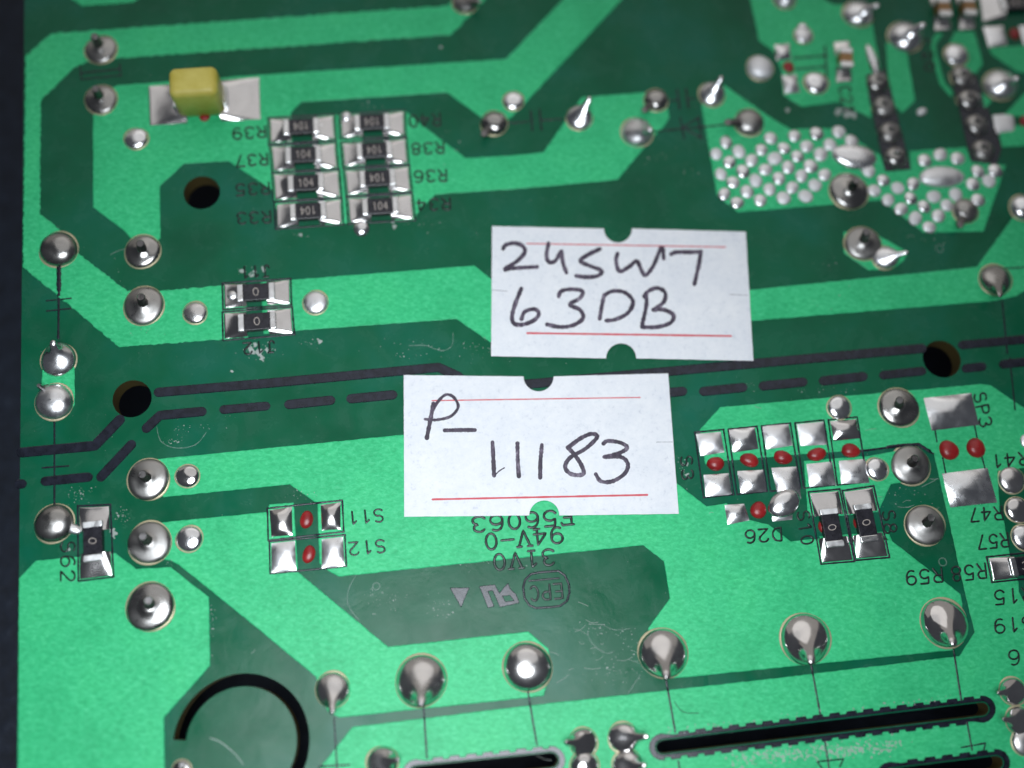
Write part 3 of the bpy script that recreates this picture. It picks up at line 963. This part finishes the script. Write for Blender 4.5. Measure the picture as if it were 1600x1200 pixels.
for c4, sh in [([(124, 793), (170, 791), (174.7, 899), (125, 905)], (0, 0)), ([(1266, 771), (1310, 767), (1332, 874.7), (1285, 878.7)], (0.15, -0.12)), ([(1319, 768.7), (1363, 762), (1386.7, 868.7), (1339, 872.7)], (0.0, -0.12))]:
    chip(c4, '0', 0, vertical=True, shift=sh)
# red glue peeping out beside the two upright jumpers
for x, y in [(1287, 823), (1342, 817)]:
    z0 = surf(x, y)
    mb = MB()
    lathe(mb, P(x, y, z0), DOME, 9 * S(x, y), seg=18, z0=z0 - 0.01 * MM, squash=(1, 1.2))
    mb.build('glue_dot', M_GLUE, board)
for x0, y0, x1, y1 in [(421, 797, 532, 785), (424, 849, 536, 839)]:
    c4 = [(x0, y0), (x1, y1), (x1 + 2, y1 + 43), (x0 + 1, y0 + 44)]
    X = inset(c4, -3)
    for i in range(4):
        mb = MB()
        stroke(mb, [X[i], X[(i + 1) % 4]], 1.6, 0.03 * MM, step=4, wob=0.2)
        mb.build('printed_outline', M_INK, board)
for k in range(5):
    x0, y0 = 1085.5 + 52.2 * k, 675.5 - 4.9 * k
    X = [(x0, y0), (x0 + 45, y0 - 4.5), (x0 + 61, y0 + 97), (x0 + 14, y0 + 102)]
    for i in range(4):
        mb = MB()
        stroke(mb, [X[i], X[(i + 1) % 4]], 1.5, 0.03 * MM, step=4, wob=0.2)
        mb.build('printed_outline', M_INK, board)

# upright ceramic capacitors and the resistor at the far edge
for c4 in ([(1303, 66), (1327, 64), (1331, 127), (1307, 129)], [(1452, -10), (1476, -12), (1486, 46), (1461, 48)], [(1492, -12), (1515, -14), (1524, 45), (1500, 47)]):
    chip(c4, '', 0, vertical=True, kind='capacitor', L=2.05, Wd=1.2, H=0.95, body=M_TAN, outline=False, padf=0.36, cap=0.6, shift=(0.15, 0))
chip([(1530, -8), (1632, -14), (1637, 26), (1536, 33)], '104', 1, outline=False)

# the yellow moulded capacitor on its two wide pads
A, B, C, D = (232, 135), (405, 121), (407, 186), (234, 196)
pc = P(313, 163)
ux = (P(400, 155) - P(236, 166)).normalized()
uy = Vector((-ux.y, ux.x, 0))
mb = MB()
yc = P(317, 161)


def rounded(mb, c, ux, uy, l, w, z0, z1, r, n=5):
    prof = [(0.15 * r, z0), (0, z0 + 0.15 * r)] + [(r * (1 - math.cos(math.pi / 2 * i / n)), z1 - r + r * math.sin(math.pi / 2 * i / n)) for i in range(n + 1)]
    vs = []
    for d, z in prof:
        rr = max(r * 1.0 - d * 0.8, 0.1 * r)
        for q, (sx, sy) in enumerate(((1, 1), (-1, 1), (-1, -1), (1, -1))):
            for i in range(n + 1):
                t = math.pi / 2 * (q + i / n)
                x = sx * (l / 2 - d - rr) + rr * math.cos(t)
                y = sy * (w / 2 - d - rr) + rr * math.sin(t)
                p = c + ux * x + uy * y
                vs.append((p.x, p.y, z))
    m = 4 * (n + 1)
    mb.add(vs, grid_faces(len(prof), m, True) + [tuple(range((len(prof) - 1) * m, len(prof) * m))])


rounded(mb, yc, ux, uy, 4.05 * MM, 2.75 * MM, 0.12 * MM, 3.75 * MM, 0.60 * MM, 7)
yo = mb.build('moulded_capacitor', M_YEL, board, label='chunky yellow moulded surface mount capacitor')
for e, rev in (((A, (291, 130.5), (293, 192.5), D), False), (((344, 126), B, C, (346, 189.5)), True)):
    pillow(e, 0, M_SHINY, 'solder_fillet', parent=yo, slope=Slope('u', rev), lip=0.03, n=15, lump=0.25)
for s in (-1, 1):
    mb = MB()
    block(mb, yc + ux * s * 2.12 * MM, ux, uy, 0.35 * MM, 1.9 * MM, 0.02 * MM, 1.25 * MM, 0.05 * MM)
    mb.build('terminal', M_CAP_END, yo)

# ------------------------------------------------------------------ flux residue, specks and scratches (uncountable)
rng = random.Random(11)
mb = MB()


def fleck(mb, x, y, r, z):
    n = rng.choice((5, 6, 7))
    a0 = rng.uniform(0, 6.28)
    el_, an = rng.uniform(0.35, 1), rng.uniform(0, 3.14)
    vs = [P(x, y, z + 0.012 * MM)]
    for i in range(n):
        a = a0 + 6.283 * i / n
        q = r * rng.uniform(0.6, 1.2)
        dx, dy = q * math.cos(a), q * math.sin(a) * el_
        vs.append(P(x + dx * math.cos(an) - dy * math.sin(an), y + dx * math.sin(an) + dy * math.cos(an), z + 0.004 * MM))
    mb.add(vs, [(0, i + 1, (i + 1) % n + 1) for i in range(n)])


SPOTS = [(400, 545, 22, 14, 40), (415, 552, 26, 14, 25), (385, 425, 14, 8, 14), (500, 534, 5, 4, 6), (480, 536, 10, 5, 12), (270, 690, 12, 6, 26), (300, 665, 40, 12, 26), (362, 645, 14, 8, 14),
         (120, 770, 25, 12, 45), (190, 805, 16, 12, 35), (600, 940, 30, 22, 36), (690, 950, 20, 20, 36), (580, 925, 12, 10, 16), (1010, 690, 10, 30, 10), (1066, 730, 9, 14, 22),
         (965, 1000, 40, 25, 40), (960, 1050, 45, 25, 60), (930, 985, 30, 8, 30), (1300, 470, 60, 30, 12), (1020, 245, 20, 20, 14), (1080, 270, 20, 10, 10), (700, 215, 20, 30, 10),
         (590, 166, 20, 5, 10), (470, 370, 16, 6, 10), (660, 350, 30, 10, 12), (330, 970, 8, 30, 26), (265, 880, 4, 8, 6), (760, 545, 60, 18, 60), (650, 545, 60, 20, 30), (1170, 600, 5, 5, 8),
         (1280, 610, 100, 5, 16), (470, 770, 30, 14, 26), (730, 880, 60, 12, 14), (1300, 410, 10, 8, 8), (1460, 375, 60, 10, 12), (1440, 790, 25, 20, 24), (1395, 770, 20, 14, 18), (230, 520, 30, 10, 12), (200, 440, 50, 60, 14)]
for x, y, rx, ry, k in SPOTS:
    for _ in range(k):
        px, py = rng.gauss(x, rx * 0.55), rng.gauss(y, ry * 0.55)
        fleck(mb, px, py, abs(rng.gauss(0, 0.55)) + 0.35, surf(px, py))
for _ in range(420):
    px, py = rng.uniform(40, 1590), rng.uniform(10, 1190)
    if surf(px, py) == 0:
        fleck(mb, px, py, rng.uniform(0.3, 0.75), 0)
# fine scratches
for _ in range(48):
    px, py = rng.choice([(rng.uniform(40, 1590), rng.uniform(300, 1190)), (rng.gauss(960, 50), rng.gauss(1020, 35)), (rng.gauss(1430, 40), rng.gauss(780, 30))])
    a = rng.uniform(-0.9, 0.6)
    l = rng.uniform(6, 26)
    bow = rng.uniform(-3, 3)
    pts = smooth([(px, py), (px + l / 2 * math.cos(a) - bow * math.sin(a), py + l / 2 * math.sin(a) + bow * math.cos(a)), (px + l * math.cos(a), py + l * math.sin(a))], 4)
    if any(surf(*p) != surf(px, py) for p in pts):
        continue
    stroke(mb, pts, rng.uniform(0.22, 0.42), 0.006 * MM, z=surf(px, py) + 0.002 * MM, step=4)
# thicker white blobs of dried flux
for x, y, r in [(617, 353, 4), (614, 347, 3), (1312, 174, 9), (1326, 177, 9), (1334, 179, 6), (180, 836, 6), (175, 830, 5), (500, 534, 4), (689, 73, 3), (378, 424, 4), (398, 424, 5), (362, 580, 2.5), (402, 596, 3), (395, 548, 6), (410, 560, 5), (1231, 172, 4), (470, 367, 3), (392, 545, 5), (405, 552, 6), (418, 546, 4), (400, 538, 4), (412, 421, 5), (393, 430, 5), (1072, 725, 4), (1074, 742, 4), (107, 858, 4)]:
    for _ in range(5):
        fleck(mb, x + rng.uniform(-r, r) * 0.5, y + rng.uniform(-r, r) * 0.5, r * rng.uniform(0.5, 0.9), surf(x, y) + rng.uniform(0.002, 0.02) * MM)
# the cloudy patch below the long slot
for _ in range(330):
    t = rng.random()
    px, py = 1150 + 250 * t + rng.gauss(0, 10), 1187 - 22 * t + rng.gauss(0, 7)
    if surf(px, py) > 0:
        fleck(mb, px, py, rng.uniform(0.8, 3.2), surf(px, py) + rng.uniform(0, 0.01) * MM)
for _ in range(70):
    t = rng.random()
    px, py = 1030 + 500 * t + rng.gauss(0, 5), 1144 - 60 * t + rng.gauss(0, 2.5)
    fleck(mb, px, py, rng.uniform(0.5, 2.0), CU_H + rng.uniform(0.05, 0.06) * MM)
mb.build('flux_residue', M_RESIDUE, board, kind='stuff')

# ring shaped dried film edges
mb = MB()
for pts in ([(560, 893), (545, 920), (544, 945), (560, 968)], [(245, 668), (252, 690), (275, 700), (305, 695), (322, 676)], [(640, 540), (665, 540), (690, 548), (706, 540), (708, 520)],
            [(918, 988), (925, 1005), (945, 1020), (960, 1018)], [(1000, 1055), (990, 1070), (982, 1082)], [(940, 975), (960, 984), (985, 982)]):
    stroke(mb, smooth(pts), 0.7, 0.012 * MM, z=0.002 * MM, step=3, wob=0.5)
for x, y, r in [(588, 916, 5.5), (1473, 878, 6), (1468, 388, 6), (1558, 400, 5)]:
    stroke(mb, circ(x, y, r, 14), 0.9, 0.015 * MM, z=0.002 * MM, closed=True, step=2)
mb.build('flux_residue', M_FILM, board, kind='stuff')

# ------------------------------------------------------------------ the paper labels
LAB_Z0 = CU_H + 0.045 * MM
LAB_Z1 = LAB_Z0 + 0.085 * MM


def notch(cx, cy, r, a, b, up):
    """edge a -> b with a round bite at (cx, cy); up=+1 bites towards larger y"""
    pts = [a]
    s = 1 if b[0] > a[0] else -1
    for i in range(15):
        t = math.pi * i / 14
        pts.append((cx - s * r * math.cos(t), cy + up * r * math.sin(t)))
    pts.append(b)
    return pts


def paper_label(corners, top_n, bot_n, chars, reds, slits, label, lift=None):
    A, B, C, D = corners
    L = notch(*top_n, A, B, 1)[:-1] + [B] + notch(*bot_n, C, D, -1)
    rr = random.Random(3)
    # gently rumpled sheet: outline rings plus a fan of inner points
    mb = MB()
    Lr = rough_loop(L, 9, 0.18, rr)
    I = inset(Lr, 0.6)
    n = len(Lr)
    up = lift or (lambda x, y: 0.0)
    ring = [P(*p, LAB_Z0 + up(*p)) for p in Lr] + [P(*p, LAB_Z1 - 0.02 * MM + up(*p)) for p in Lr] + [P(*p, LAB_Z1 + up(*p)) for p in I]
    mb.add(ring, grid_faces(3, n, True), False)
    tp = [Vector((v.x, v.y, 0)) for v in ring[2 * n:]]
    tt = tessellate_polygon([tp])
    mb.add(ring[2 * n:], tt, False)
    mb.add([(v.x, v.y, LAB_Z0 + up(*q)) for v, q in zip(tp, I)], tt, False)
    o = mb.build('paper_label', M_PAPER)
    o['label'] = label
    o['category'] = 'label'
    o['group'] = 'handwritten paper labels on the board'
    for k, (pts, hw) in enumerate(reds):
        m2 = MB()
        stroke(m2, pts, hw, 0.004 * MM, z=LAB_Z1, step=6, wob=0.12)
        m2.build('red_line', M_REDLINE, o)
    for strokes_ in chars:
        m2 = MB()
        for k, s_ in enumerate(strokes_):
            hw = 3.3
            if isinstance(s_, tuple):
                s_, hw = s_
            stroke(m2, smooth(s_, 6), hw, (0.007 + 0.0022 * k) * MM, z=LAB_Z1 + 0.001 * MM, step=2.0, wob=0.16)
        m2.build('handwritten_character', M_PEN, o)
    for pts in slits:
        m2 = MB()
        stroke(m2, pts, 0.5, 0.005 * MM, z=LAB_Z1, step=4, wob=0.3)
        m2.build('cut_slit', M_SLIT, o)
    return o


paper_label(
    [(768.8, 353.3), (1165.3, 361.9), (1177.3, 564), (767.2, 556.5)], (965.5, 357, 22), (970.5, 560, 23.5),
    [
        [[(786, 389), (790, 383), (803, 380), (816, 384), (820, 394), (808, 408), (788, 421), (803, 419), (839, 417)]],
        [[(857, 380), (854, 398), (857, 409), (867, 408), (876, 394)], [(877, 393), (880, 412), (885, 426)]],
        [[(937, 389), (917, 399), (907, 408), (923, 416), (940, 423), (934, 431), (916, 433), (900, 431)]],
        [[(965, 396), (962.7, 407), (968, 424), (984, 416), (995, 408), (1003, 424), (1009, 430), (1021, 415), (1034, 386), (1037, 404)]],
        [[(1049, 397), (1057, 394), (1080, 394), (1095, 393)], [(1095, 393), (1092, 413), (1085, 444)]],
        [[(814.5, 451), (805, 475), (800, 495), (804, 506), (818, 507), (835, 500), (842, 490), (835, 483), (820, 487), (815, 498)]],
        [[(873, 463), (877, 455), (893, 452), (910, 455), (906, 466), (890, 476), (906, 484), (911, 497), (896, 508), (875, 511), (855, 507)]],
        [[(944, 461), (940, 480), (937, 498)], [(945, 461), (957, 455), (976, 457), (989, 471), (981, 489), (962, 499), (947, 501)]],
        [[(1009, 459), (1010, 476), (1003, 509)], [(1007, 463), (1013, 455), (1027, 450), (1039, 457), (1037, 472), (1021, 484)], [(1021, 484), (1037, 484), (1052, 492), (1048, 504), (1027, 511), (1003, 511)]],
    ],
    [([(823, 380.5), (1133, 386)], 1.0), ([(824, 520.5), (1142, 525)], 1.65)],
    [[(1140, 460), (1169, 461.5)], [(769, 453), (793, 455)]],
    'white notched paper label reading 24SW7 63DB in dark pen')
paper_label(
    [(630.7, 586), (1044, 583.2), (1060.8, 802.9), (631.5, 807.5)], (841.5, 588, 23.5), (850.5, 805.5, 23.5),
    [
        [[(677, 631), (674, 648), (667, 684)], ([(664, 655), (683, 656), (705, 650), (716, 635), (708, 620), (696, 617), (684, 628), (676, 642)], 2.4)],
        [[(695, 672.5), (718, 672), (742, 672)]],
        [[(769.5, 691), (771, 720), (772, 743)], ([(772, 744), (780, 736), (788, 731)], 0.9)],
        [[(808.5, 693), (809, 720), (810.7, 744)]],
        [[(846.7, 695), (844.5, 720), (844, 746)]],
        [[(888, 699), (907, 685), (924, 678), (933, 683), (915, 701), (891, 715), (883, 730), (893, 741), (911, 741), (909, 728), (898, 711), (887, 699)]],
        [[(943, 693), (950, 689), (970, 692), (980, 700), (965, 709), (944, 714)], [(944, 714), (970, 714), (981, 725), (976, 740), (957, 752), (939, 752), (931, 741)]],
    ],
    [([(675, 626), (1000, 621)], 1.0), ([(676, 780.3), (1011, 773.3)], 1.65)],
    [[(1026, 690.7), (1051, 690.5)]],
    'white notched paper label reading P-11183 in dark pen')

# ------------------------------------------------------------------ loose fibres
mb = MB()
stroke(mb, smooth([(328, 1153), (342, 1158), (356, 1168), (368, 1179), (380, 1194)], 6), 0.55, 0.05 * MM, z=0.01 * MM, step=3)
fo = mb.build('lint_fibre', M_FIBRE)
fo['label'] = 'fine white lint fibre curled inside the round slot'
fo['category'] = 'fibre'
mb = MB()
stroke(mb, smooth([(1054, 1096), (1062, 1108), (1074, 1114), (1092, 1114)], 6), 0.5, 0.05 * MM, z=CU_H + 0.01 * MM, step=3)
fo = mb.build('hair', M_HAIR)
fo['label'] = 'short dark curved hair on bright copper above the long slot'
fo['category'] = 'hair'
